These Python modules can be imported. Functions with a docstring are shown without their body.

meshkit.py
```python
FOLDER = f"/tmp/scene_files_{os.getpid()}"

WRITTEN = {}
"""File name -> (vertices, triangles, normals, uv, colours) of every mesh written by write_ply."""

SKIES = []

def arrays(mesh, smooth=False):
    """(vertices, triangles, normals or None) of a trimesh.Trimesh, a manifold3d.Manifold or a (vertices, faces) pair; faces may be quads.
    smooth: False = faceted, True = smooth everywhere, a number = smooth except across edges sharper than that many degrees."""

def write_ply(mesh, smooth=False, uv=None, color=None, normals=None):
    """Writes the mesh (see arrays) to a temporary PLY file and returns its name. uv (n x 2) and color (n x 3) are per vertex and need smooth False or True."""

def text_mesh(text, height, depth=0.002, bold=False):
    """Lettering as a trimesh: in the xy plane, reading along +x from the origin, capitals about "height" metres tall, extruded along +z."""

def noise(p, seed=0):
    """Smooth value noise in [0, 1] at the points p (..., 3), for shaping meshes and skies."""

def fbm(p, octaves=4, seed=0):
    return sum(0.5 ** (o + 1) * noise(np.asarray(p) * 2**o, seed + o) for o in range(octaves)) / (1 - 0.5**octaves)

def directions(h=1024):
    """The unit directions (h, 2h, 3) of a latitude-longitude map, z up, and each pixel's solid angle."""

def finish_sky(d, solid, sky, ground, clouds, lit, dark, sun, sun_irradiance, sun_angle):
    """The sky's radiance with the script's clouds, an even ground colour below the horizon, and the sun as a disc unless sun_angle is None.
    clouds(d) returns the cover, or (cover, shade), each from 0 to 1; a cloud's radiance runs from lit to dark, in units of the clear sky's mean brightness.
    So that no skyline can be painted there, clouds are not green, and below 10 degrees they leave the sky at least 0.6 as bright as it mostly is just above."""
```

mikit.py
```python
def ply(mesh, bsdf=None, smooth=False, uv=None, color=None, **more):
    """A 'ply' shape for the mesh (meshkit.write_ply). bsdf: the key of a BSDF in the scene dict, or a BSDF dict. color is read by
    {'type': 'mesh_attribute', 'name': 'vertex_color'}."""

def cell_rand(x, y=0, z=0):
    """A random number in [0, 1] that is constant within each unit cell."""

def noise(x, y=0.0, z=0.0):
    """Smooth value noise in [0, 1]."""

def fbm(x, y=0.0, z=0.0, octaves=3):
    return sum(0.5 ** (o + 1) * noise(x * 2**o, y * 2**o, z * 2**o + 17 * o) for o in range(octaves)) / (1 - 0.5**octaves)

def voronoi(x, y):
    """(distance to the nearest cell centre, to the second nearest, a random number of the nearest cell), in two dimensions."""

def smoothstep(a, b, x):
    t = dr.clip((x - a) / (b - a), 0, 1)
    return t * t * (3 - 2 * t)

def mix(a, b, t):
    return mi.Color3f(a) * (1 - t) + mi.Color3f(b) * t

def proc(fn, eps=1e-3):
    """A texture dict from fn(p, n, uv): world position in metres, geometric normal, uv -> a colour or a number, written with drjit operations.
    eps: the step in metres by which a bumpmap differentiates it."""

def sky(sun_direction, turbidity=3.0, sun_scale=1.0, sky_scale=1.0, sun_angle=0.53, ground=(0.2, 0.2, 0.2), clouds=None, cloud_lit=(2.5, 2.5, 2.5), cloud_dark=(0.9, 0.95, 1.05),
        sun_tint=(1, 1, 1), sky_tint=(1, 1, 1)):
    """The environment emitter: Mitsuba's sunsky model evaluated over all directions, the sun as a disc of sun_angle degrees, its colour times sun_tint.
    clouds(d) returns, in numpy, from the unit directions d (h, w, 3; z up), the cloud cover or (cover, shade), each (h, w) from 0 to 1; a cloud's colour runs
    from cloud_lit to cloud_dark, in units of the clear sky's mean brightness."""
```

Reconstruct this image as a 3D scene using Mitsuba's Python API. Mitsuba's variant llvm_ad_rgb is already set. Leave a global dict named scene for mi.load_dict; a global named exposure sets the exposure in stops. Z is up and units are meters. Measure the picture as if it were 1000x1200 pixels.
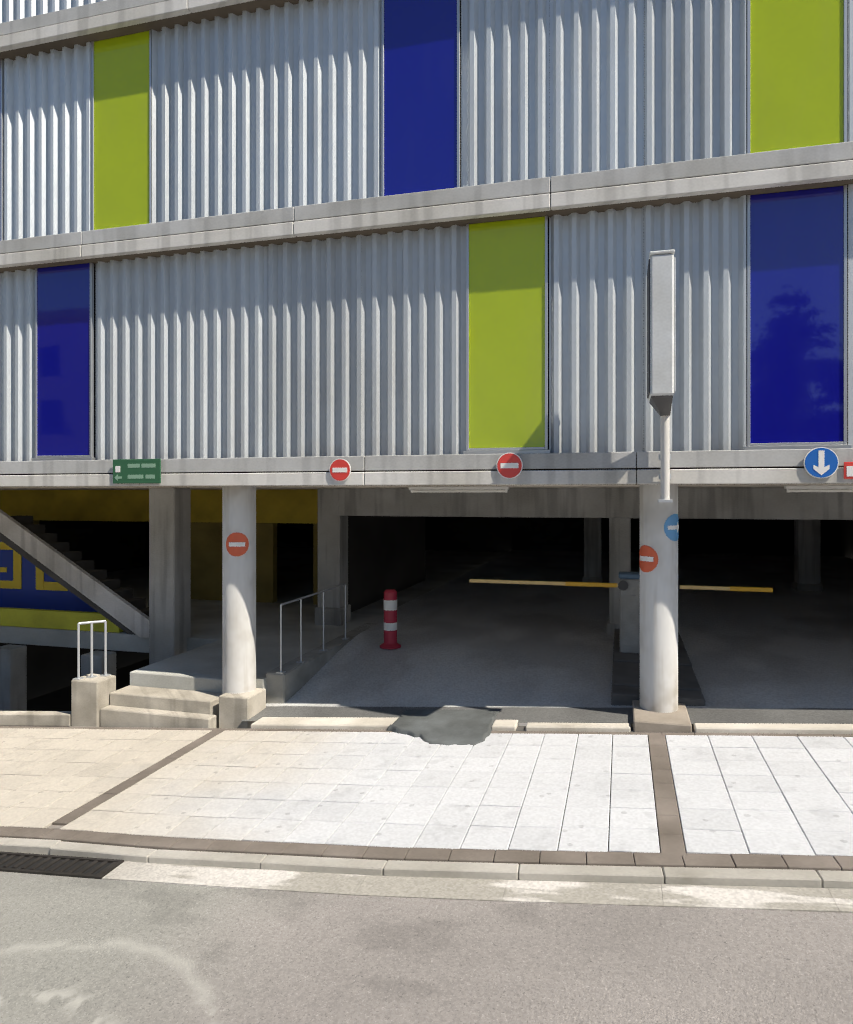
import math, random
import numpy as np, trimesh, manifold3d as m3, shapely.geometry as sg
import drjit as dr, mitsuba as mi, mikit, meshkit
from mikit import noise, fbm, smoothstep, mix, cell_rand, voronoi

T = mi.ScalarTransform4f
scene, labels = {}, {}
random.seed(7); RNG = np.random.default_rng(7)

# ------------------------------------------------------------------ camera, sky, exposure
YAW = math.radians(15.33)                 # the camera is turned this far left of the facade's normal
EYE = np.array([0.0, -7.84, 2.508])
scene['camera'] = {'type': 'perspective', 'fov': 61.82, 'fov_axis': 'x', 'near_clip': 0.05, 'far_clip': 500.0,
                   'principal_point_offset_x': 0.0, 'principal_point_offset_y': 0.0167,
                   'to_world': T().look_at(origin=EYE.tolist(), target=(EYE + [-math.sin(YAW), math.cos(YAW), 0]).tolist(), up=[0, 0, 1])}
AZ, EL = math.radians(69), math.radians(51)
scene['sky'] = mikit.sky([math.sin(AZ) * math.cos(EL), -math.cos(AZ) * math.cos(EL), math.sin(EL)], turbidity=3.0, sky_scale=0.64, sun_tint=(0.89, 0.98, 1.12),
                         ground=(0.25, 0.24, 0.22))
exposure = 2.2
SLOPE = 0.0782                            # the street climbs to the right

# ------------------------------------------------------------------ materials
def rgb(*c): return {'type': 'rgb', 'value': list(c)}
def two(b): return {'type': 'twosided', 'bsdf': b}
def princ(col, rough, **k):
    return {'type': 'principled', 'base_color': col if isinstance(col, dict) else rgb(*col), 'roughness': rough, **k}
def mat(name, col, rough=0.7, bump=None, scale=0.004, **k):
    b = princ(col, rough, **k)
    if bump is not None:
        b = {'type': 'bumpmap', 'bump': mikit.proc(bump), 'scale': scale, 'bsdf': b}
    scene[name] = two(b)
    return name

def concrete_tone(c, amount=0.35, f=1.6, streak=0.0):
    def fn(p, n, uv):
        a = fbm(p.x * f, p.y * f, p.z * f, octaves=4)
        g = noise(p.x * 60, p.y * 60, p.z * 60)
        k = 1.0 - amount * (1.1 - 1.5 * a) - 0.10 * (g - 0.5)
        if streak:
            s = fbm(p.x * 9 + p.y * 9, p.z * 0.7, 3.0, octaves=3)
            k = k * (1.0 - streak * smoothstep(0.45, 0.8, s))
        return mix((c[0] * 0.9, c[1] * 0.88, c[2] * 0.82), c, dr.clip(a * 1.4, 0, 1)) * k
    return mikit.proc(fn)

def fine_bump(p, n, uv): return noise(p.x * 150, p.y * 150, p.z * 150) * 0.6 + fbm(p.x * 25, p.y * 25, p.z * 25) * 0.8

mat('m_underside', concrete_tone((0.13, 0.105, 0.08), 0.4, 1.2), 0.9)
mat('m_fascia', concrete_tone((0.45, 0.455, 0.455), 0.22, 1.3, 0.16), 0.75)
mat('m_fascia_lip', concrete_tone((0.60, 0.59, 0.565), 0.22, 1.1, 0.22), 0.75)
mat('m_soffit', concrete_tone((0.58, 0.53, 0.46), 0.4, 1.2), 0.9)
mat('m_concrete', concrete_tone((0.42, 0.41, 0.39), 0.35, 1.7, 0.25), 0.85)
mat('m_dark_concrete', concrete_tone((0.50, 0.495, 0.48), 0.35, 1.2, 0.3), 0.85)
mat('m_hall_floor', concrete_tone((0.46, 0.47, 0.45), 0.4, 1.2), 0.8)
mat('m_pale_concrete', concrete_tone((0.74, 0.71, 0.68), 0.3, 1.7, 0.25), 0.85)
mat('m_beige_concrete', concrete_tone((0.45, 0.42, 0.365), 0.5, 2.6, 0.25), 0.9)
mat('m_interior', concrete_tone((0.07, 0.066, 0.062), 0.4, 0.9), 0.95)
def pillar_tone(p, n, uv):
    a = fbm(p.x * 3, p.y * 3, p.z * 2.2, octaves=4)
    s = fbm(p.x * 14, p.y * 14, p.z * 0.8, octaves=3)
    low = smoothstep(0.75, 0.0, p.z - SLOPE * p.x) * smoothstep(0.35, 0.7, fbm(p.x * 6, p.y * 6, p.z * 6))
    return mix((0.58, 0.58, 0.57), (0.40, 0.375, 0.33), dr.clip(0.55 * smoothstep(0.4, 0.75, a) + 0.4 * smoothstep(0.5, 0.8, s) + 0.6 * low, 0, 1))
mat('m_pillar', mikit.proc(pillar_tone), 0.7)

def cladding_tone(p, n, uv):
    a = fbm(p.x * 1.1, 0.0, p.z * 0.8, octaves=4)
    s = fbm(p.x * 11, 0.0, p.z * 0.45, octaves=3)
    g = noise(p.x * 40, p.y * 40, p.z * 14)
    dirt = smoothstep(0.45, 0.8, s) * 0.16 + smoothstep(0.5, 0.8, a) * 0.10 + 0.06 * (g - 0.5)
    low = smoothstep(0.5, 0.0, p.z - 2.97) * smoothstep(0.3, 0.7, fbm(p.x * 3, 2.0, p.z * 3)) * 0.18
    dirt = dirt + 0.14 * smoothstep(5.7, 5.5, p.z)              # the lower storey is the grimier one
    return mix((0.555, 0.60, 0.635), (0.35, 0.33, 0.30), dr.clip(dirt + low, 0, 1))
def cladding_rough(p, n, uv): return 0.36 + 0.14 * fbm(p.x * 5, 1.0, p.z * 3)
for i, k in enumerate((1.0, 0.93, 0.87)):
    def tone(p, n, uv, k=k): return cladding_tone(p, n, uv) * k
    mat(f'm_cladding_{i}', mikit.proc(tone), mikit.proc(cladding_rough), metallic=0.3, specular=0.5)
mat('m_aluminium', (0.50, 0.51, 0.52), 0.35, metallic=0.7)
mat('m_dark_frame', (0.12, 0.12, 0.12), 0.5)
def wavy(p, n, uv): return fbm(p.x * 1.3, 0.0, p.z * 0.9, octaves=2)
def glass_dirt(c, d):
    def fn(p, n, uv):
        s = smoothstep(0.5, 0.85, fbm(p.x * 5, 0.0, p.z * 0.8, octaves=4)) * 0.12
        return mix(c, d, s)
    return mikit.proc(fn)
mat('m_blue_glass', glass_dirt((0.004, 0.005, 0.23), (0.03, 0.035, 0.22)), 0.015, wavy, 0.006, specular=0.75, clearcoat=0.8, clearcoat_gloss=0.98)
mat('m_yellow_glass', glass_dirt((0.38, 0.475, 0.010), (0.36, 0.38, 0.09)), 0.06, wavy, 0.01, specular=0.5, clearcoat=0.3, clearcoat_gloss=0.97)

def tile_tone(k):
    def fn(p, n, uv):
        a = fbm(p.x * 1.4, p.y * 1.4, 0.0, octaves=4)
        g = noise(p.x * 55, p.y * 55, 0.0)
        h = fbm(p.x * 7, p.y * 7, 4.0, octaves=3)
        warm = smoothstep(-2.0, -5.0, p.x + 1.4 * (a - 0.5))          # the paving turns more beige downhill
        c = mix((0.515, 0.53, 0.55), (0.445, 0.41, 0.35), dr.clip(warm, 0, 1) * 0.95)
        d, _, which = voronoi(p.x * 3.3, p.y * 3.3)
        gum = smoothstep(0.085, 0.06, d + 0.03 * (noise(p.x * 40, p.y * 40, 2.0) - 0.5)) * smoothstep(0.62, 0.66, which) * 0.22
        spot = smoothstep(0.62, 0.8, h) * 0.09 + smoothstep(0.55, 0.8, a) * 0.08
        return c * k * (1 - spot) * (1 - gum) * (0.93 + 0.14 * g)
    return mikit.proc(fn)
for i, k in enumerate((1.0, 0.975, 0.94, 1.02)):
    mat(f'm_tile_{i}', tile_tone(k), 0.85, fine_bump, 0.0015)
mat('m_joint', (0.23, 0.21, 0.19), 0.95)
mat('m_brown_stone', concrete_tone((0.205, 0.178, 0.156), 0.4, 3.0), 0.9, fine_bump, 0.003)
mat('m_brown_plinth', concrete_tone((0.30, 0.265, 0.225), 0.4, 3.0), 0.9)
mat('m_kerb_stone', concrete_tone((0.42, 0.405, 0.37), 0.35, 2.4), 0.9, fine_bump, 0.003)
def gutter_tone(p, n, uv):
    a = fbm(p.x * 1.6, p.y * 8, 0.0, octaves=4); g = noise(p.x * 70, p.y * 70, 0.0)
    white = smoothstep(0.44, 0.58, a) * smoothstep(-4.2, -2.6, p.x)
    return mix((0.33, 0.315, 0.28), (0.54, 0.52, 0.49), white) * (0.85 + 0.3 * g)
mat('m_gutter', mikit.proc(gutter_tone), 0.9, fine_bump, 0.003)
def road_tone(p, n, uv):
    g = noise(p.x * 90, p.y * 90, 0.0); g2 = noise(p.x * 210, p.y * 210, 5.0)
    v = voronoi(p.x * 65, p.y * 65)[2]
    a = fbm(p.x * 0.9, p.y * 1.2, 1.0, octaves=4)
    left = smoothstep(-1.6, -3.2, p.x + 0.8 * (a - 0.5))
    c = mix((0.258, 0.241, 0.229), (0.248, 0.246, 0.226), left)
    trk = fbm(p.x * 0.35, p.y * 2.2, 6.0, octaves=3)
    c = c * (0.82 + 0.15 * g + 0.17 * v + 0.10 * g2) * (0.84 + 0.3 * a) * (0.92 + 0.18 * trk)
    st = smoothstep(0.80, 0.93, noise(p.x * 130, p.y * 130, 21.0))                      # light stones in the aggregate
    dk = smoothstep(0.82, 0.95, noise(p.x * 120, p.y * 120, 31.0))
    oil = smoothstep(0.62, 0.78, fbm(p.x * 1.7, p.y * 2.4, 17.0, octaves=5))
    c = c * (1 + 0.28 * st - 0.30 * dk) * (1 - 0.16 * oil)
    # worn pale ring scraped round an old trench cover, and pale patches inside it
    dx, dy = p.x + 3.05, p.y + 5.05
    r = dr.sqrt(dx * dx * 1.0 + dy * dy * 1.35) + 0.16 * (fbm(p.x * 4, p.y * 4, 2.0, octaves=5) - 0.5)
    ring = dr.exp(-dr.square((r - 1.14) / 0.06)) * smoothstep(0.25, 0.5, fbm(p.x * 6, p.y * 6, 7.0)) * 0.5
    ring2 = dr.exp(-dr.square((r - 0.58) / 0.09)) * smoothstep(0.42, 0.62, fbm(p.x * 9, p.y * 9, 9.0)) * 0.7
    return mix(c, (0.43, 0.425, 0.39), dr.clip(ring + ring2, 0, 0.85))
def road_bump(p, n, uv): return noise(p.x * 110, p.y * 110, 0.0) + 0.5 * noise(p.x * 45, p.y * 45, 3.0)
mat('m_road', mikit.proc(road_tone), 0.9, road_bump, 0.0025)
def floor_tone(p, n, uv):
    shade_band = smoothstep(0.76, 0.70, p.y + 0.08 * (fbm(p.x * 2, p.y * 2, 8.0) - 0.5))        # shade painted into the colour: darkens the sunlit strip inside the entrance
    a = fbm(p.x * 1.1, p.y * 0.7, 0.0, octaves=4); g = noise(p.x * 60, p.y * 60, 1.0)
    track = dr.exp(-dr.square((p.x + 3.0) / 0.35)) + dr.exp(-dr.square((p.x + 1.35) / 0.35)) + dr.exp(-dr.square((p.x - 2.2) / 0.35))
    return mix((0.54, 0.55, 0.545), (0.41, 0.415, 0.41), dr.clip(smoothstep(0.35, 0.7, a) + 0.35 * track, 0, 1)) * (1 - shade_band * 0.72) * (0.85 + 0.3 * g)
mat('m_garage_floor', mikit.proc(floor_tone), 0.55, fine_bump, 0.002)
mat('m_patch', concrete_tone((0.125, 0.138, 0.143), 0.55, 4.0), 0.85, road_bump, 0.004)
mat('m_dark_kerb', concrete_tone((0.13, 0.125, 0.12), 0.4, 3.0), 0.9)
mat('m_lane_kerb', concrete_tone((0.33, 0.325, 0.30), 0.5, 3.0), 0.9)
mat('m_threshold', concrete_tone((0.60, 0.57, 0.51), 0.35, 2.5), 0.9)
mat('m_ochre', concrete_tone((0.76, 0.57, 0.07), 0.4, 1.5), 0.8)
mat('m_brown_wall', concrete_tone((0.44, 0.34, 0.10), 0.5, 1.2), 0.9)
mat('m_blue_board', (0.04, 0.08, 0.40), 0.5)
mat('m_yellow_paint', (0.85, 0.64, 0.07), 0.55)
mat('m_lime_paint', concrete_tone((0.66, 0.64, 0.06), 0.3, 2.0), 0.6)
mat('m_galvanised', (0.50, 0.52, 0.54), 0.4, metallic=0.5)
mat('m_light_box', concrete_tone((0.60, 0.62, 0.63), 0.12, 3.0), 0.4, specular=0.5)
mat('m_box_dark', (0.055, 0.055, 0.06), 0.5)
mat('m_pole', (0.58, 0.56, 0.53), 0.45)
mat('m_sign_red', (0.60, 0.06, 0.05), 0.35)
mat('m_sign_red_faded', (0.60, 0.12, 0.055), 0.5)
mat('m_sign_white', (0.75, 0.74, 0.72), 0.4)
mat('m_sign_blue', (0.02, 0.13, 0.45), 0.35)
mat('m_sign_blue_faded', (0.13, 0.32, 0.55), 0.5)
mat('m_sign_green', (0.035, 0.12, 0.06), 0.4)
mat('m_sign_pale_green', (0.22, 0.36, 0.26), 0.45)
mat('m_post_red', (0.42, 0.03, 0.06), 0.45)
mat('m_white_paint', (0.72, 0.72, 0.70), 0.45)
mat('m_arm_cream', (0.78, 0.57, 0.24), 0.45)
mat('m_arm_yellow', (0.75, 0.42, 0.02), 0.4)
mat('m_cabinet', concrete_tone((0.36, 0.36, 0.35), 0.3, 4.0), 0.5)
mat('m_cabinet_cap', (0.10, 0.17, 0.26), 0.5)
mat('m_tube', (0.82, 0.81, 0.76), 0.3)
mat('m_cast_iron', concrete_tone((0.045, 0.04, 0.036), 0.5, 8.0), 0.6, metallic=0.3)
mat('m_black', (0.015, 0.015, 0.015), 0.8)
def facing_tone(p, n, uv):
    return mix((0.52, 0.45, 0.36), (0.42, 0.36, 0.29), fbm(p.x * 0.6, p.y * 0.6, p.z * 0.6))
mat('m_house_wall', mikit.proc(facing_tone), 0.9)
mat('m_house_glass', (0.02, 0.025, 0.03), 0.08, specular=0.6)
mat('m_bark', concrete_tone((0.12, 0.09, 0.065), 0.5, 6.0), 0.95)
scene['m_leaf'] = {'type': 'principledthin', 'base_color': rgb(0.035, 0.06, 0.02), 'roughness': 0.6, 'diff_trans': 0.6}

# ------------------------------------------------------------------ helpers
def numbered(key):
    if key not in used: used[key] = 0; return key
    used[key] += 1
    return f'{key}_{used[key]:03d}'
used = {}
def add(key, mesh, m, smooth=False, to_world=None):
    key = numbered(key)
    d = dict(mesh) if isinstance(mesh, dict) else mikit.ply(mesh, m, smooth=smooth)
    if m: d['bsdf'] = {'type': 'ref', 'id': m}
    if to_world is not None: d['to_world'] = to_world
    scene[key] = d
    return key
def tag(key, label, cat, group=None, kind=None):
    labels[key] = {'label': label, 'category': cat}
    if group: labels[key]['group'] = group
    if kind: labels[key]['kind'] = kind
    return key
def thing(name, label, cat, group=None, kind=None):
    return tag(numbered(name), label, cat, group, kind)
def cbox(x0, x1, y0, y1, z0, z1, c=0.0):
    """a box with chamfered edges"""
    if c <= 0:
        return trimesh.creation.box(bounds=[[x0, y0, z0], [x1, y1, z1]])
    pts = []
    for sx, x in ((1, x0), (-1, x1)):
        for sy, y in ((1, y0), (-1, y1)):
            for sz, z in ((1, z0), (-1, z1)):
                pts += [(x, y + sy * c, z + sz * c), (x + sx * c, y, z + sz * c), (x + sx * c, y + sy * c, z)]
    return trimesh.convex.convex_hull(np.array(pts))
def join(*ms): return trimesh.util.concatenate([m for m in ms])
def bar(p0, p1, r, n=12):
    return trimesh.creation.cylinder(radius=r, segment=[p0, p1], sections=n)
def slope(mesh, k=SLOPE):
    m = mesh.copy(); v = m.vertices.copy(); v[:, 2] += k * v[:, 0]; m.vertices = v
    return m
def shear_at(x, y, z=0.0, k=SLOPE, rz=0.0):
    c, s = math.cos(rz), math.sin(rz)
    return T([[c, -s, 0, x], [s, c, 0, y], [k * c, -k * s, 1, z + k * x], [0, 0, 0, 1]])
def prism(poly, y0, y1):
    """a polygon in x,z extruded along y"""
    m = trimesh.creation.extrude_polygon(poly, y1 - y0, engine='earcut')
    v = m.vertices.copy(); m.vertices = np.stack([v[:, 0], y1 - v[:, 2], v[:, 1]], 1)
    return m
def prismx(poly, x0, x1):
    """a polygon in y,z extruded along x"""
    m = trimesh.creation.extrude_polygon(poly, x1 - x0, engine='earcut')
    v = m.vertices.copy(); m.vertices = np.stack([x0 + v[:, 2], v[:, 0], v[:, 1]], 1)
    return m
def lathe(profile, at=(0, 0, 0), n=40):
    m = trimesh.creation.revolve(np.array(profile, float), sections=n); m.apply_translation(at)
    return m
def grid(xs, ys, fz):
    X, Y = np.meshgrid(xs, ys); Z = fz(X, Y)
    v = np.stack([X, Y, Z], -1).reshape(-1, 3); nx = len(xs)
    i = (np.arange(len(ys) - 1)[:, None] * nx + np.arange(nx - 1)[None]).ravel()
    f = np.stack([i, i + 1, i + nx + 1, i + nx], 1)
    return trimesh.Trimesh(v, np.vstack([f[:, [0, 1, 2]], f[:, [0, 2, 3]]]), process=False)

# ------------------------------------------------------------------ street: road, gutter, kerb, pavement
XL, XR = -14.0, 8.0
KX = np.array([-16, -5.6, -4.8, -4.2, -3.9, -2.5, -1.7, -0.2, 1.5, 9.0])
KY = np.array([-2.79, -2.79, -2.745, -2.765, -2.81, -2.77, -2.765, -2.66, -2.53, -2.1])
def kerb_y(x): return float(np.interp(x, np.linspace(-16, 9, 101), np.convolve(np.pad(np.interp(np.linspace(-16, 9, 101), KX, KY), 2, mode='edge'), np.ones(5) / 5, 'valid')))
def kerb_a(x): return math.atan((kerb_y(x + .2) - kerb_y(x - .2)) / .4)
def road_z(X, Y):                                        # falls away under the building, where the basement is
    return SLOPE * X - 0.075 + 0.012 * np.clip(-3.1 - Y, 0, 3) - np.where(Y > -0.6, 9.0, 0)
xs = np.concatenate([[-90, -60, -40, -25], np.arange(-16, 12.1, 0.5), [20, 35, 60, 90]])
ys = np.concatenate([[-70, -50, -35, -25], np.arange(-16, -2.69, 0.35), [-2.4]])
tag(add('road', grid(xs, ys, road_z), 'm_road', True), 'pale worn asphalt road with a faint scraped ring at lower left', 'road', kind='structure')

# gutter strip: cast slabs of about 1 m
g = thing('gutter', 'patchy whitish gutter strip between kerb and asphalt road', 'gutter', kind='structure')
yk = lambda x: kerb_y(x) - 0.17 - 0.125                 # the foot of the kerb
x = XL - 0.75
while x < XR:
    w = 1.0
    if not (-5.8 < x + w / 2 < -3.7):
        q = sg.Polygon([(x + .001, yk(x) - 0.26), (x + w - .001, yk(x + w) - 0.26), (x + w - .001, yk(x + w) - 0.004), (x + .001, yk(x) - 0.004)])
        m = trimesh.creation.extrude_polygon(q, 0.05, engine='earcut'); m.apply_translation([0, 0, -0.114 + RNG.uniform(-.002, .002)])
        add(g + '__slab', slope(m), 'm_gutter')
    x += w

kb = thing('kerb', 'low grey kerb stones along the road edge of the pavement', 'kerb', kind='structure')
x, k = XL, 0
while x < XR:
    w = 0.95
    m = cbox(-w / 2 + .001, w / 2 - .001, -0.0625, 0.0625, -0.20, 0.0, 0.007)
    xm = x + w / 2
    add(kb + '__stone', m, 'm_kerb_stone', to_world=shear_at(xm, kerb_y(xm) - 0.17 - 0.0625, -0.012 + RNG.uniform(-.003, .002), rz=kerb_a(xm)))
    x += w + 0.001

pv = thing('pavement', 'sunlit pavement of pale square tiles crossed by brown stone strips', 'pavement', kind='structure')
def pave_z(X, Y): return SLOPE * X - 0.022
ysb = np.linspace(-2.72, -0.03, 12)
add(pv + '__bed', grid(np.linspace(XL, XR, 60), ysb, pave_z), 'm_joint', True)
STRIPS = (-9.94, -4.76, 0.345, 5.45)
HALF = 0.085
stone = mikit.ply(cbox(-0.158, 0.158, -HALF + .003, HALF - .003, -0.05, 0.0, 0.004), 'm_brown_stone')
stone_side = mikit.ply(cbox(-HALF + .003, HALF - .003, -0.158, 0.158, -0.05, 0.0, 0.004), 'm_brown_stone')
x = XL                                                  # the brown border just inside the kerb
while x < XR:
    add(pv + '__border_stone', stone, 'm_brown_stone', to_world=shear_at(x + .16, kerb_y(x + .16) - 0.085, RNG.uniform(-.0025, .001), rz=kerb_a(x + .16)))
    x += 0.32
for sx in STRIPS[1:3]:
    y = -0.10 - 0.16
    while y > kerb_y(sx) + .05:
        add(pv + '__strip_stone', stone_side, 'm_brown_stone', to_world=shear_at(sx, y, RNG.uniform(-.0025, .001)))
        y -= 0.32
x = XL                                                  # brown row along the building
while x < XR:
    add(pv + '__edge_stone', stone, 'm_brown_stone', to_world=T().translate([0, -0.058, 0]) @ shear_at(x + .16, 0, RNG.uniform(-.0035, -.0015)) @ T().scale([1, 0.5, 1]))
    x += 0.32
tile_cache, far_tiles = {}, []
for a, b in zip(STRIPS[:-1], STRIPS[1:]):
    right = a > 0
    x0, x1 = a + HALF, b - HALF
    n = 12 if right else 14
    w = (x1 - x0) / n
    for i in range(n):
        xc = x0 + (i + .5) * w
        y = -0.10
        yend = kerb_y(xc)
        rows = 7; h = (y - yend) / rows
        for j in range(rows):
            yc = y - (j + .5) * h
            key = (round(w, 3), round(h, 2))
            if key not in tile_cache:
                tile_cache[key] = mikit.ply(cbox(-w / 2 + .0035, w / 2 - .0035, -h / 2 + .0035, h / 2 - .0035, -0.035, 0.0, 0.004), 'm_tile_0')
            mm = f'm_tile_{RNG.choice(4, p=[.4, .3, .15, .15])}'
            tw = shear_at(xc, yc, RNG.uniform(-.003, .0015), k=SLOPE + RNG.uniform(-.003, .003))
            tw = T([[1, 0, 0, xc], [0, 1, 0, yc], [SLOPE + RNG.uniform(-.004, .004), RNG.uniform(-.003, .003), 1, SLOPE * xc + RNG.uniform(-.003, .001)], [0, 0, 0, 1]])
            if -9.0 < xc < 3.3:
                add(pv + '__tile', tile_cache[key], mm, to_world=tw)
            else:
                m = cbox(-w / 2 + .0035, w / 2 - .0035, -h / 2 + .0035, h / 2 - .0035, -0.035, 0.0, 0.004)
                m.apply_transform(np.array(tw.matrix, float).reshape(4, 4)); far_tiles.append(m)
k = add(pv + '__outer_tiles', join(*far_tiles), 'm_tile_1'); labels[k] = {'kind': 'stuff'}

# gully: an iron inlet in the kerb with a slotted grate lying in the gutter
gy = thing('storm_drain', 'dark iron drain grate in the gutter at the kerb', 'drain grate')
gx0, gx1 = -5.745, -3.755
def gully_bars():
    out = []
    for i in range(22):
        xx = gx0 + 0.06 + i * (gx1 - gx0 - 0.12) / 21
        yy = yk(xx)
        out.append(cbox(xx - .018, xx + .018, yy - 0.235, yy - 0.03, -0.085, -0.060, .003))
    return out
fr = []
for off0, off1 in ((-0.262, -0.235), (-0.03, -0.004)):
    q = sg.Polygon([(gx0, yk(gx0) + off0), (gx1, yk(gx1) + off0), (gx1, yk(gx1) + off1), (gx0, yk(gx0) + off1)])
    m = trimesh.creation.extrude_polygon(q, 0.04, engine='earcut'); m.apply_translation([0, 0, -0.095]); fr.append(m)
for xx in (gx0, gx1 - .03):
    fr.append(cbox(xx, xx + .03, yk(xx) - 0.235, yk(xx) - 0.03, -0.095, -0.056))
add(gy + '__frame', slope(join(*fr)), 'm_cast_iron')
for m in gully_bars(): add(gy + '__bar', slope(m), 'm_cast_iron')
q = sg.Polygon([(gx0, yk(gx0) - .235), (gx1, yk(gx1) - .235), (gx1, yk(gx1) - .03), (gx0, yk(gx0) - .03)])
m = trimesh.creation.extrude_polygon(q, 0.02, engine='earcut'); m.apply_translation([0, 0, -0.0910])
add(gy + '__pit_shade', slope(m), 'm_black')  # shallow black plate painted in for the darkness below the bars

# ------------------------------------------------------------------ the garage building
B = thing('parking_garage', 'parking garage with ribbed metal cladding, blue and lime panels above open entrances', 'building')
Z0 = [2.62, 5.63, 8.60]                                 # undersides of the three concrete bands
CLAD = 0.20                                             # how far the cladding stands back from the bands
BX0, BX1 = -16.0, 8.5
for zi, z in enumerate(Z0):
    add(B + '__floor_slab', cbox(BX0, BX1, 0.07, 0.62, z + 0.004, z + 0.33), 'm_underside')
    x = BX0 + (0.9, 0.0, 1.6)[zi]
    while x < BX1 - 0.5:
        w = 3.05
        dy = RNG.uniform(-.003, .003)
        add(B + '__fascia_panel', cbox(x + .004, x + w - .004, -0.005 + dy, 0.075, z + 0.172, z + 0.345, 0.006), 'm_fascia')
        add(B + '__fascia_lip', cbox(x + .004, x + w - .004, -0.022 + dy, 0.072, z, z + 0.156, 0.008), 'm_fascia_lip')
        x += w
# panels: colour, x0, x1, row
PANELS = [('blue', -7.80, -6.87, 0), ('lime', -1.73, -0.80, 0), ('blue', 1.26, 2.19, 0),
          ('blue', -9.28, -8.36, 1), ('lime', -6.87, -5.94, 1), ('blue', -2.76, -1.81, 1), ('lime', 1.26, 2.19, 1),
          ('lime', -11.0, -10.07, 0), ('blue', 4.6, 5.5, 0), ('lime', -12.4, -11.5, 1), ('blue', 5.6, 6.5, 1),
          ('blue', -4.75, -3.82, 2), ('lime', -11.4, -10.5, 2), ('lime', -0.6, 0.33, 2), ('blue', 4.2, 5.1, 2)]
ZR = [(Z0[0] + 0.345, Z0[1] + 0.003), (Z0[1] + 0.345, Z0[2] + 0.003), (Z0[2] + 0.345, 11.4)]
PITCH = 0.195
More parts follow.
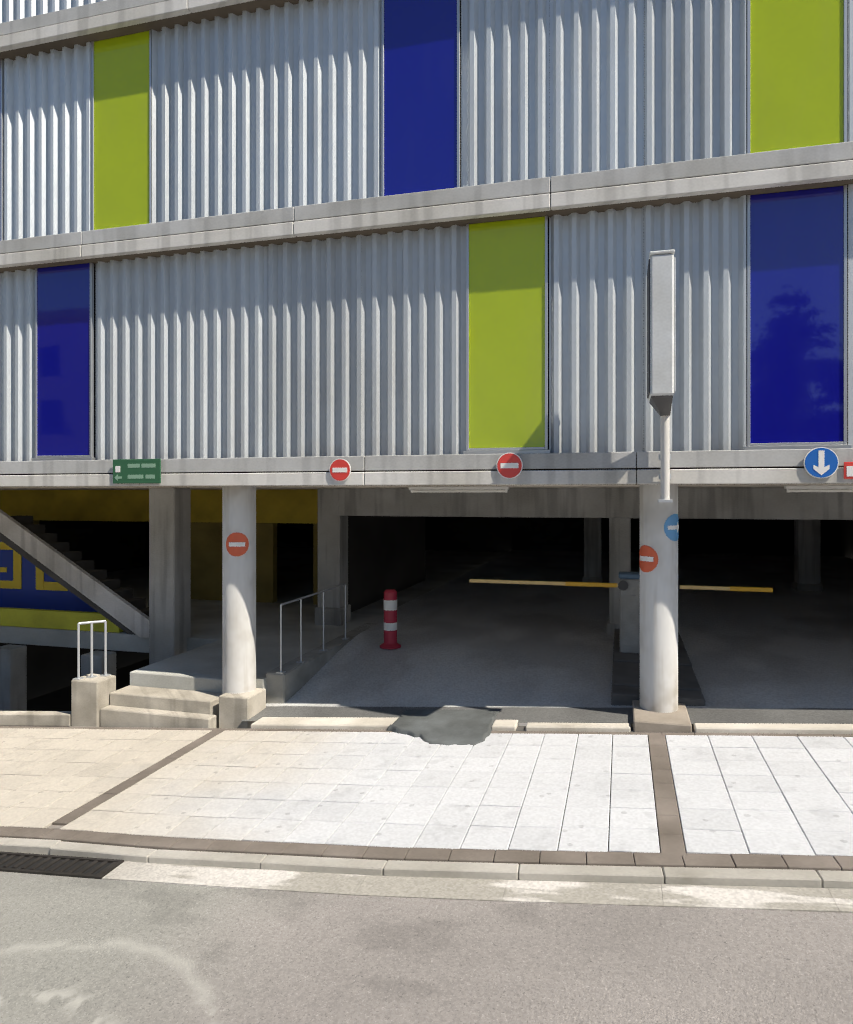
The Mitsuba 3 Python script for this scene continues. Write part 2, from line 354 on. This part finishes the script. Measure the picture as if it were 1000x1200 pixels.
def ribbed(x0, x1, z0, z1, phase):
    """trapezoidal sheet: crests towards the street, both faces modelled"""
    pts = []
    k = math.floor((x0 - phase) / PITCH) - 1
    while phase + k * PITCH < x1 + PITCH:
        b = phase + k * PITCH
        pts += [(b, CLAD), (b + .050, CLAD), (b + .090, CLAD + .065), (b + .155, CLAD + .065)]
        k += 1
    pts = np.array(pts)
    xsn = np.unique(np.concatenate([[x0, x1], pts[(pts[:, 0] > x0) & (pts[:, 0] < x1), 0]]))
    yn = np.interp(xsn, pts[:, 0], pts[:, 1])
    n = len(xsn); v = []
    for d in (0.0, 0.004):
        for z in (z0, z1): v.append(np.stack([xsn, yn + d, np.full(n, z)], 1))
    v = np.vstack(v); f = []
    for i in range(n - 1):
        f += [(i, i + 1, n + i + 1), (i, n + i + 1, n + i), (2 * n + i, 3 * n + i + 1, 2 * n + i + 1), (2 * n + i, 3 * n + i, 3 * n + i + 1)]
    for i in (0, n - 1):
        f += [(i, n + i, 3 * n + i), (i, 3 * n + i, 2 * n + i)]
    return trimesh.Trimesh(v, np.array(f), process=False)
nsheet = 0
for row in range(3):
    z0, z1 = ZR[row]
    ps = sorted([p for p in PANELS if p[3] == row], key=lambda p: p[1])
    edges = [BX0] + [e for p in ps for e in (p[1] - .009, p[2] + .009)] + [BX1]
    for a, b in zip(edges[0::2], edges[1::2]):
        n = max(1, round((b - a) / 1.17)); w = (b - a) / n
        for i in range(n):
            xa, xb = a + i * w, a + (i + 1) * w
            add(B + '__cladding_sheet', ribbed(xa + (0.001 if i else .0), xb - (0.001 if i < n - 1 else .0), z0 + 0.004, z1, 0.05 + RNG.uniform(-.006, .006) + 0.02 * row), f'm_cladding_{(0, 1, 0, 2, 1)[nsheet % 5]}')
            nsheet += 1
    for col, xa, xb, _ in ps:
        zb, zt = z0 + 0.05, z1 - 0.002
        k = add(B + f'__{col}_panel', cbox(xa + .028, xb - .028, CLAD + .012, CLAD + .03, zb + .028, zt, .003), f'm_{"blue" if col == "blue" else "yellow"}_glass')
        for fb in ((xa, xa + .03, zb, zt), (xb - .03, xb, zb, zt)):
            add(k + '__frame', cbox(fb[0], fb[1], CLAD - .004, CLAD + .05, fb[2], fb[3], .003), 'm_aluminium')
        add(k + '__frame', cbox(xa + .031, xb - .031, CLAD - .002, CLAD + .05, zb, zb + .03, .003), 'm_aluminium')
        add(k + '__sill', cbox(xa - .03, xb + .03, CLAD - .03, CLAD + .06, z0 + .002, zb - .003, .003), 'm_aluminium')
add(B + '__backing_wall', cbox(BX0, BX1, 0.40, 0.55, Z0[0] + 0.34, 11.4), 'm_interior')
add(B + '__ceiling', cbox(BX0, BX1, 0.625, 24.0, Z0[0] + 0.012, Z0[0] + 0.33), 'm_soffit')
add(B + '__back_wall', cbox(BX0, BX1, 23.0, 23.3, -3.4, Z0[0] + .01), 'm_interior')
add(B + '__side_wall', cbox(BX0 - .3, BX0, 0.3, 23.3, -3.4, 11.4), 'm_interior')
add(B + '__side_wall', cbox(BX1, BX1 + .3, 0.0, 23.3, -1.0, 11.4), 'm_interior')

# round pillars at the street with their plinths
for px, pw, ztop, plinth in ((-4.86, .215, -0.05, (-4.95, -4.53, .20, .68)), (0.40, .205, 0.125, (0.12, 0.70, -.012, .80)), (5.66, .205, .52, (5.37, 5.94, .20, .80))):
    zb = SLOPE * px - .2
    k = add(B + '__pillar', lathe([(0, zb), (pw, zb), (pw, Z0[0] + .01), (0, Z0[0] + .01)], (px, 0.56, 0), 64), 'm_pillar', 40)
    add(k + '__plinth', cbox(plinth[0], plinth[1], plinth[2], plinth[3], SLOPE * px - .25, ztop, .012), 'm_beige_concrete' if px < 0 else 'm_brown_plinth')

# columns and beams inside
for cx, cy, w, zb in ((-7.52, 2.85, .50, -3.0), (-5.40, 5.0, .46, -.2), (-.03, 5.0, .36, -.2), (4.9, 5.0, .40, -.2),
                      (-6.48, 12.5, .50, -.2), (-.76, 12.0, .45, -.2), (4.5, 12.0, .50, -.2)):
    k = add(B + '__column', cbox(cx - w / 2, cx + w / 2, cy - w / 2, cy + w / 2, zb, Z0[0] + .016, .02), 'm_dark_concrete')
    if cy > 4: add(k + '__plinth', cbox(cx - w / 2 - .04, cx + w / 2 + .04, cy - w / 2 - .04, cy + w / 2 + .04, zb, .36 if cx < -5 and cy < 6 else .3, .015), 'm_concrete')
add(B + '__beam', cbox(-5.62, 8.2, 4.78, 5.22, 2.11, Z0[0] + .014, .015), 'm_dark_concrete')
add(B + '__beam', cbox(-15.9, 8.2, 12.2, 12.6, 2.2, Z0[0] + .014, .015), 'm_dark_concrete')
# ochre back wall of the stair hall with two dark openings
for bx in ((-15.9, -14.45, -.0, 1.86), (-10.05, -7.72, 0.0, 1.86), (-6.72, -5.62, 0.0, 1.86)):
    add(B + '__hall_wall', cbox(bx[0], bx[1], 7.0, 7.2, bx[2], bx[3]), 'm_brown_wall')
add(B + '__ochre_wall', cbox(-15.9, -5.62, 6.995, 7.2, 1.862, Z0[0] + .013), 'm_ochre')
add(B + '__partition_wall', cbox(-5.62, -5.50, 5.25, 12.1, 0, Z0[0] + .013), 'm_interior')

# garage floor
def sst(t): t = np.clip(t, 0, 1); return t * t * (3 - 2 * t)
def floor_z(X, Y):
    t = sst((Y - 0.2) / 3.6)
    return (SLOPE * X + .035) * (1 - t) + 0.12 * t
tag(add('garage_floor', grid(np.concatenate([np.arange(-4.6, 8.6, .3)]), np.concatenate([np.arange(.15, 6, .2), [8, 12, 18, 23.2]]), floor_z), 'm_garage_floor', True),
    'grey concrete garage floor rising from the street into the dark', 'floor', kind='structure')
# hall slab over the basement, with the walkway that leads to it
add(B + '__hall_floor', cbox(-15.9, -4.62, 2.98, 23.2, -.28, .03, .006), 'm_hall_floor')
k = add(B + '__upstand', cbox(-15.9, -8.7, 3.03, 3.16, .032, .36, .006), 'm_lime_paint')
add(B + '__walkway', cbox(-6.59, -4.60, .724, 2.974, -.16, .052, .006), 'm_hall_floor')
add(B + '__well_wall', cbox(-15.9, -6.605, -.02, .14, -3.3, -.9), 'm_concrete')
m = slope(cbox(-15.9, -7.03, -.02, .16, 0.0, .155, .008)); add(B + '__well_kerb', m, 'm_beige_concrete')
m = slope(cbox(-15.9, -6.605, -.015, .138, -1.2, -.001)); add(B + '__well_face', m, 'm_beige_concrete')
add(B + '__well_side_wall', cbox(-6.59, -6.45, .37, 2.97, -3.3, -.17), 'm_dark_concrete')
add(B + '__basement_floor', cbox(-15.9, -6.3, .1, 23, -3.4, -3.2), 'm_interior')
for bx in (-10.85, -13.4, -8.9):
    add(B + '__basement_column', cbox(bx - .22, bx + .22, 2.55, 2.95, -3.2, -.285, .02), 'm_concrete')

# concrete stair up to the left
st = thing('staircase', 'concrete stair flight climbing left from the walkway hall', 'staircase')
n = 13; xs0, zs0, rise, run = -7.85, 0.03, 0.172, 0.29
top = [(xs0 - run, zs0)]
for i in range(1, n):
    top += [(xs0 - i * run, zs0 + i * rise), (xs0 - (i + 1) * run, zs0 + i * rise)]
bottom = [(xs0 - n * run, zs0 + n * rise - .42), (xs0 - .62, zs0)]
add(st + '__flight', prism(sg.Polygon(top + bottom), 2.98, 3.8), 'm_dark_kerb')
L = n * run; S = rise / run
add(st + '__stringer', prism(sg.Polygon([(xs0 + .22, zs0 - .02), (xs0 + .1, zs0 + .16), (xs0 - L, zs0 + L * S + .17), (xs0 - L, zs0 + L * S - .20), (xs0 - .30, zs0 - .02)]), 2.88, 2.975), 'm_pale_concrete')

# the board of yellow letters behind the stair
bd = thing('letter_board', 'blue board with large yellow block letters behind the stair', 'board')
add(bd + '__panel', prism(sg.Polygon([(-14.4, .035), (-9.55, .035), (-9.55, .10), (-11.75, 1.62), (-14.4, 1.62)]), 3.92, 4.0), 'm_blue_board')
def strokes(rects, y): return join(*[cbox(a, b, y - .022, y - .002, c, d, .003) for a, b, c, d in rects])
add(bd + '__letter', strokes([(-12.76, -11.92, .60, .76), (-11.93, -11.73, .601, 1.43), (-12.76, -11.93, 1.39, 1.55), (-12.76, -12.10, .93, 1.03)], 3.92), 'm_yellow_paint')
add(bd + '__letter', strokes([(-11.37, -11.18, .60, 1.26), (-11.17, -10.60, .601, .77)], 3.92), 'm_yellow_paint')
add(bd + '__letter', strokes([(-13.9, -13.7, .60, 1.54), (-13.69, -13.1, 1.39, 1.54)], 3.92), 'm_yellow_paint')

# steps at the left entrance
sp = thing('entrance_steps', 'three worn beige concrete steps up to the walkway', 'steps')
for i, (y0, zt, xr) in enumerate(((.02, -.29, -4.97), (.20, -.13, -5.06), (.60, .052, -4.985))):
    add(sp + '__step', cbox(-6.59, xr, y0, (.198, .598, .72)[i], -.75, zt, .012), 'm_beige_concrete' if i < 2 else 'm_hall_floor')
pb = tag(add('handrail_block', cbox(-7.02, -6.60, -.01, .36, -1.2, .065, .015), 'm_beige_concrete'), 'pale concrete block at the foot of the handrail beside the steps', 'concrete block')

def railing(name, label, pts, top, cat='railing', r=.02, mid=True, group=None):
    k = thing(name, label, cat, group)
    for p in pts:
        q = add(k + '__post', bar(p, (p[0], p[1], top(p)), r), 'm_galvanised', 40)
        add(q + '__base_plate', cbox(p[0] - .05, p[0] + .05, p[1] - .05, p[1] + .05, p[2] - .001, p[2] + .012), 'm_galvanised')
    for h, rr in ((0, r * 1.1), (-.42, r * .6))[:2 if mid else 1]:
        seg = [bar((a[0], a[1], top(a) + h), (b[0], b[1], top(b) + h), rr) for a, b in zip(pts[:-1], pts[1:])]
        add(k + ('__top_rail' if h == 0 else '__mid_rail'), join(*seg), 'm_galvanised', 40)
    return k
railing('handrail', 'galvanised handrail with three posts beside the steps', [(-6.955, .06, .066), (-6.85, .18, .066), (-6.73, .30, .066)], lambda p: .80, r=.017, mid=False)

# lane edge: low kerb with a railing on it
add(B + '__lane_kerb', cbox(-4.62, -4.34, .81, 4.7, -.5, .12, .02), 'm_lane_kerb')
railing('lane_railing', 'thin grey railing on the kerb left of the ramp', [(-4.42, .88, .12), (-4.42, 1.5, .12), (-4.42, 2.3, .12), (-4.42, 3.2, .12)], lambda p: 1.03, r=.013, mid=False)
# island between the lanes
m = grid([0, 1], [0, 1], lambda X, Y: X * 0)
isl = []
for y0, y1 in ((.81, 1.2), (1.204, 2.4), (2.404, 3.6), (3.604, 4.74)):
    z = float(floor_z(np.array(.3), np.array((y0 + y1) / 2)))
    add(B + '__island_kerb', cbox(-.12, .92, y0, y1, -.3, z + .11, .02), 'm_dark_kerb')

# threshold along the building, broken by an asphalt wedge
th = thing('threshold', 'pale broken concrete threshold across the garage entrances', 'threshold', kind='structure')
for x0, x1, yb in ((-4.38, -2.56, .30), (-1.40, -1.13, .24), (-1.02, .09, .14), (.73, 3.4, .16), (3.404, 5.3, .2)):
    add(th + '__stone', slope(cbox(x0, x1, -.015, yb, -.12, .046, .012)), 'm_threshold')
add(th + '__base', slope(cbox(-4.4, 8.4, -.014, .16, -.3, -.002)), 'm_dark_kerb')
xs_, ys_ = np.linspace(-2.64, -1.36, 70), np.linspace(-.66, .6, 66)
def wedge(X, Y):
    f = lambda k, q: meshkit.fbm(np.stack([X * k, Y * k, X * 0 + q], -1), octaves=4) - .5
    front = np.interp(X, [-2.64, -2.50, -2.15, -1.98, -1.5, -1.36], [-.06, -.12, -.30, -.52, -.56, -.30]) + .10 * f(9, 3)
    side = np.minimum(X + 2.60 + .10 * f(10, 1), -1.38 - X + .08 * f(7, 2))
    edge = np.minimum(side / .03, (Y - front) / .03)
    h = .006 + .046 * sst((Y + .50) / .52)
    return SLOPE * X + np.where(edge > 1, h, -.05 + (h + .05) * np.clip(edge, 0, 1)) + .004 * f(14, 0) + .004 * f(40, 5)
tag(add('asphalt_wedge', grid(xs_, ys_, wedge), 'm_patch', True), 'dark asphalt patch ramping over the threshold in the middle of the entrance', 'asphalt patch', kind='structure')

# ------------------------------------------------------------------ things in the entrances
tp = thing('lane_post', 'red and white striped plastic post standing inside the ramp entrance', 'bollard')
bx, by, bz = -3.57, 3.0, float(floor_z(np.array(-3.57), np.array(3.0)))
prof = [(0, .0), (.17, 0), (.17, .025), (.13, .05), (.105, .07), (.105, .88), (.08, .915), (0, .92)]
add(tp + '__body', lathe(prof, (bx, by, bz), 32), 'm_post_red', 35)
for z0, z1 in ((.28, .40), (.60, .76)):
    add(tp + '__white_band', lathe([(.1055, z0), (.109, z0), (.109, z1), (.1055, z1)], (bx, by, bz), 32), 'm_white_paint', 35)

def barrier(label, x, y, zf, direction, length, cat='barrier'):
    k = thing('barrier_gate', label, cat, 'barrier arms across the lanes')
    q = add(k + '__cabinet', cbox(x - .15, x + .15, y - .14, y + .14, zf, zf + 1.08, .02), 'm_cabinet')
    add(q + '__cap', cbox(x - .165, x + .165, y - .155, y + .155, zf + 1.083, zf + 1.16, .02), 'm_cabinet_cap')
    add(q + '__door', cbox(x - .11, x + .11, y - .148, y - .1405, zf + .12, zf + .85, .003), 'm_cabinet')
    za = zf + .99
    xa, xb = sorted((x + direction * .17, x + direction * length))
    a = add(k + '__arm', cbox(xa, xb, y - .205, y - .165, za - .026, za + .026, .006), 'm_arm_cream')
    if direction < 0: xc0, xc1 = xb - .75, xb - .02
    else: xc0, xc1 = xb - .55, xb + .002
    add(a + '__yellow_sleeve', cbox(xc0, xc1, y - .209, y - .161, za - .030, za + .030, .006), 'm_arm_yellow')
    add(k + '__hub', trimesh.creation.cylinder(radius=.07, segment=[(x + direction * .1, y - .16, za), (x + direction * .1, y - .215, za)], sections=24), 'm_box_dark', 30)
    return k
zf = float(floor_z(np.array(.1), np.array(2.8))) + .105
barrier('lowered barrier arm across the left lane with cabinet behind the pillar', .12, 3.0, zf, -1, 2.36)
barrier('lowered barrier arm across the right lane, yellow at its tip', .62, 3.05, zf, 1, 1.38)

def fixture(label, x0, x1, y):
    k = thing('ceiling_lamp', label, 'lamp', 'tube lamps under the entrance ceiling')
    z = Z0[0] + .012
    add(k + '__housing', cbox(x0, x1, y - .06, y + .06, z - .05, z - .001, .01), 'm_white_paint')
    add(k + '__tube', bar((x0 + .04, y, z - .072), (x1 - .04, y, z - .072), .018), 'm_tube', 40)
    for xx in (x0 + .02, x1 - .05):
        add(k + '__holder', cbox(xx, xx + .03, y - .02, y + .02, z - .095, z - .0505), 'm_white_paint')
fixture('unlit tube lamp under the ceiling of the left entrance', -2.95, -1.51, 2.0)
fixture('unlit tube lamp under the ceiling of the right entrance', 1.98, 3.4, 2.0)

# ------------------------------------------------------------------ signs
def disc(cx, cz, r, y, m, key, th_=.012):
    c = trimesh.creation.cylinder(radius=r, height=th_, sections=48)
    c.apply_transform(trimesh.transformations.rotation_matrix(math.pi / 2, [1, 0, 0])); c.apply_translation([cx, y - th_ / 2, cz])
    return add(key, c, m, 30)
FY = -0.034
def no_entry(label, cx, cz, r):
    k = thing('no_entry_sign', label, 'sign', 'round no entry signs on the lower band')
    disc(cx, cz, r, FY, 'm_sign_white', k + '__rim'); disc(cx, cz, r * .93, FY - .0125, 'm_sign_red', k + '__disc', .003)
    add(k + '__bar', cbox(cx - r * .68, cx + r * .68, FY - .019, FY - .016, cz - r * .2, cz + r * .2), 'm_sign_white')
    add(k + '__bracket', cbox(cx - .03, cx + .03, FY + .001, -.006, cz - .1, cz + .1), 'm_galvanised')
no_entry('round red no entry sign on the lower band left of the lime panel', -3.19, 2.80, .135)
no_entry('round red no entry sign on the lower band below the lime panel', -1.19, 2.83, .145)
k = thing('direction_sign', 'round blue sign with white arrow on the band below the right blue panel', 'sign')
cx, cz, r = 1.895, 2.825, .155
disc(cx, cz, r, FY, 'm_sign_white', k + '__rim'); disc(cx, cz, r * .94, FY - .0125, 'm_sign_blue', k + '__disc', .003)
arrow = sg.Polygon([(-.026, .12), (.026, .12), (.026, -.045), (.072, -.02), (.072, -.06), (0, -.125), (-.072, -.06), (-.072, -.02), (-.026, -.045)])
m = prism(arrow, FY - .019, FY - .016); m.apply_translation([cx, 0, cz]); add(k + '__arrow', m, 'm_sign_white')
add(k + '__bracket', cbox(cx - .03, cx + .03, FY + .001, -.006, cz - .1, cz + .1), 'm_galvanised')
k = thing('height_sign', 'small white plate with red border beside the round blue sign', 'sign')
add(k + '__plate', cbox(2.095, 2.42, FY - .012, FY, 2.665, 2.83, .003), 'm_sign_red')
add(k + '__face', cbox(2.118, 2.397, FY - .016, FY - .0125, 2.688, 2.79), 'm_sign_white')
add(k + '__bracket', cbox(2.2, 2.3, FY + .001, -.006, 2.69, 2.80), 'm_galvanised')
k = thing('green_sign', 'long green direction sign with pale lettering on the lower band', 'sign')
add(k + '__board', cbox(-6.33, -5.62, FY - .02, FY - .002, 2.655, 2.965, .005), 'm_sign_green')
add(k + '__pictogram', cbox(-6.285, -6.215, FY - .024, FY - .0205, 2.80, 2.88), 'm_sign_white')
add(k + '__arrow', prism(sg.Polygon([(-6.30, 2.73), (-6.25, 2.775), (-6.25, 2.745), (-6.19, 2.745), (-6.19, 2.715), (-6.25, 2.715), (-6.25, 2.685)]), FY - .024, FY - .0205), 'm_sign_pale_green')
def lettering(rects): return join(*[cbox(a, b, FY - .0225, FY - .0205, c, d) for a, b, c, d in rects])
add(k + '__lettering', lettering([(-6.10, -5.92, 2.855, 2.905), (-5.895, -5.69, 2.855, 2.905)]), 'm_sign_pale_green')     # too blurred in the photo to read
add(k + '__lettering', lettering([(-6.10, -5.87, 2.715, 2.765), (-5.835, -5.70, 2.715, 2.765)]), 'm_sign_pale_green')
add(k + '__bracket', cbox(-6.2, -5.75, FY - .0018, -.006, 2.70, 2.76), 'm_galvanised')

def wrapped(cx, r, ang, cz, shape, m, key, off):
    """a flat outline (metres: along the round pillar, up) laid on the pillar's surface, with thickness"""
    poly = shape.segmentize(.02) if hasattr(shape, 'segmentize') else shape
    e = trimesh.creation.extrude_polygon(poly, .003, engine='earcut')
    for _ in range(4): e = e.subdivide()
    v = e.vertices
    a = ang + v[:, 0] / r
    R = r + off + v[:, 2]
    e.vertices = np.stack([cx + R * np.sin(a), .56 - R * np.cos(a), cz + v[:, 1]], 1)
    e.faces = e.faces
    return add(key, e, m)
def pillar_no_entry(label, cx, r, ang, cz, R, mred):
    k = thing('pillar_no_entry_sign', label, 'sign', 'no entry signs fixed round the pillars')
    wrapped(cx, r, ang, cz, sg.Point(0, 0).buffer(R, 24), mred, k + '__disc', .001)
    wrapped(cx, r, ang, cz, sg.box(-R * .66, -R * .18, R * .66, R * .18), 'm_sign_white', k + '__bar', .006)
pillar_no_entry('faded red no entry sign fixed round the left pillar', -4.86, .215, .38, 1.87, .155, 'm_sign_red_faded')
pillar_no_entry('faded orange red no entry sign on the left side of the right pillar', .40, .205, -.80, 1.80, .15, 'm_sign_red_faded')
k = thing('pillar_arrow_sign', 'pale blue arrow sign on the right side of the right pillar', 'sign')
wrapped(.40, .205, .95, 2.15, sg.Point(0, 0).buffer(.15, 24), 'm_sign_blue_faded', k + '__disc', .001)
wrapped(.40, .205, .95, 2.15, sg.Polygon([(-.11, -.022), (.03, -.022), (.03, -.06), (.11, 0), (.03, .06), (.03, .022), (-.11, .022)]), 'm_sign_white', k + '__arrow', .006)

# projecting sign box on its pole
k = thing('projecting_sign', 'tall pale grey sign box on a pole in front of the cladding', 'sign')
add(k + '__box', cbox(.262, .478, -.72, -.22, 3.455, 4.80, .02), 'm_light_box')
for s, xx in ((-1, .262), (1, .478)):
    a = .0; add(k + '__side_panel', cbox(min(xx, xx + s * .014), max(xx, xx + s * .014), -.70, -.24, 3.49, 4.765, .003), 'm_box_dark' if s < 0 else 'm_light_box')
add(k + '__cap', cbox(.255, .485, -.73, -.21, 4.802, 4.83, .008), 'm_light_box')
add(k + '__base', trimesh.convex.convex_hull(np.array([(x_, y_, 3.452) for x_ in (.27, .47) for y_ in (-.70, -.20)] + [(x_, y_, 3.32) for x_ in (.385, .475) for y_ in (-.21, -.11)])), 'm_box_dark')
add(k + '__pole', bar((.43, -.115, 2.46), (.43, -.115, 3.33), .045, 20), 'm_pole', 40)
for z in (2.70, 2.90):
    add(k + '__clamp', cbox(.37, .49, -.075, -.046, z - .03, z + .03, .004), 'm_galvanised')
add(k + '__foot', cbox(.36, .50, -.185, -.05, 2.43, 2.46, .004), 'm_galvanised')

# ------------------------------------------------------------------ across the street, seen mirrored in the panels
h = thing('apartment_building', 'pale apartment block across the street, mirrored in the left blue panel', 'building')
add(h + '__wall', cbox(-42, -9, -34, -24, -4, 12.2), 'm_house_wall')
add(h + '__roof_edge', cbox(-42.3, -8.7, -34.3, -23.7, 12.2, 12.6), 'm_house_wall')
for fz in (-.6, 2.6, 5.8, 9.0):
    for i in range(10):
        xx = -40.5 + i * 3.2
        q = add(h + '__window', cbox(xx, xx + 1.5, -24.05, -23.98, fz, fz + 1.7), 'm_house_glass')
        add(q + '__sill', cbox(xx - .1, xx + 1.6, -24, -23.85, fz - .12, fz - .003), 'm_house_wall')
def tree(label, x, y, H, R, seed, cone=False):
    rs = np.random.default_rng(seed)
    k = thing('street_tree', label, 'tree', 'trees across the street')
    z0 = SLOPE * x - .1
    tr = [trimesh.convex.convex_hull(np.vstack([np.c_[np.cos(A := np.linspace(0, 6.28, 9)[:-1]) * r0 + x + o0, np.sin(A) * r0 + y, np.full(8, zz0)],
                                                np.c_[np.cos(A) * r1 + x + o1, np.sin(A) * r1 + y, np.full(8, zz1)]]))
          for r0, r1, zz0, zz1, o0, o1 in ((.2, .15, z0, z0 + 2.5, 0, .08), (.15, .09, z0 + 2.45, z0 + 5.5, .08, -.05), (.09, .02, z0 + 5.45, z0 + H - .3, -.05, .05))]
    lim = []
    cl = []
    for i in range(95 if cone else 110):
        t = rs.uniform(.16, .97) ** (1.15 if cone else .85)
        prof = (1.0 - t) ** .85 if cone else math.sqrt(max(0.0, 1 - abs(2 * t - 1.1) ** 2.2))
        a = rs.uniform(0, 6.283); ln = R * (prof + .06) * rs.uniform(.45, 1.2)
        p0 = np.array([x, y, z0 + H * t]); up = rs.uniform(.05, .45) * ln
        p1 = p0 + [ln * math.cos(a), ln * math.sin(a), up]
        lim.append(bar(p0, p1, .014, 5))
        for q in np.linspace(.12, 1.0, max(3, int(ln / .22))):
            s = (.24 if cone else .30) * (1.15 - .75 * q) + .05
            nn = 70
            cl.append(p0 + (p1 - p0) * q + rs.normal(size=(nn, 3)) * [s, s, s * .5] - [0, 0, .08 * q])
    c = np.vstack(cl); nn = len(c)
    u = rs.normal(size=(nn, 3)); u /= np.linalg.norm(u, axis=1, keepdims=True)
    w = np.cross(u, rs.normal(size=(nn, 3))); w /= np.linalg.norm(w, axis=1, keepdims=True)
    l = rs.uniform(.05, .10, (nn, 1))
    v = np.stack([c - u * l, c + w * l * .45, c + u * l, c - w * l * .45], 1).reshape(-1, 3)
    i = np.arange(nn) * 4
    f = np.vstack([np.stack([i, i + 1, i + 2], 1), np.stack([i, i + 2, i + 3], 1)])
    add(k + '__trunk', join(*tr, *lim), 'm_bark')
    add(k + '__crown', trimesh.Trimesh(v, f, process=False), 'm_leaf')
tree('dense green tree across the street, its pointed top mirrored in the right blue panel', 5.3, -17.5, 8.9, 3.0, 3, True)
tree('lower bushy tree across the street beside the pointed one', 8.6, -18.5, 6.6, 2.6, 4)
tree('low round tree across the street, left of the pointed one', 2.9, -18.2, 5.9, 2.3, 5)
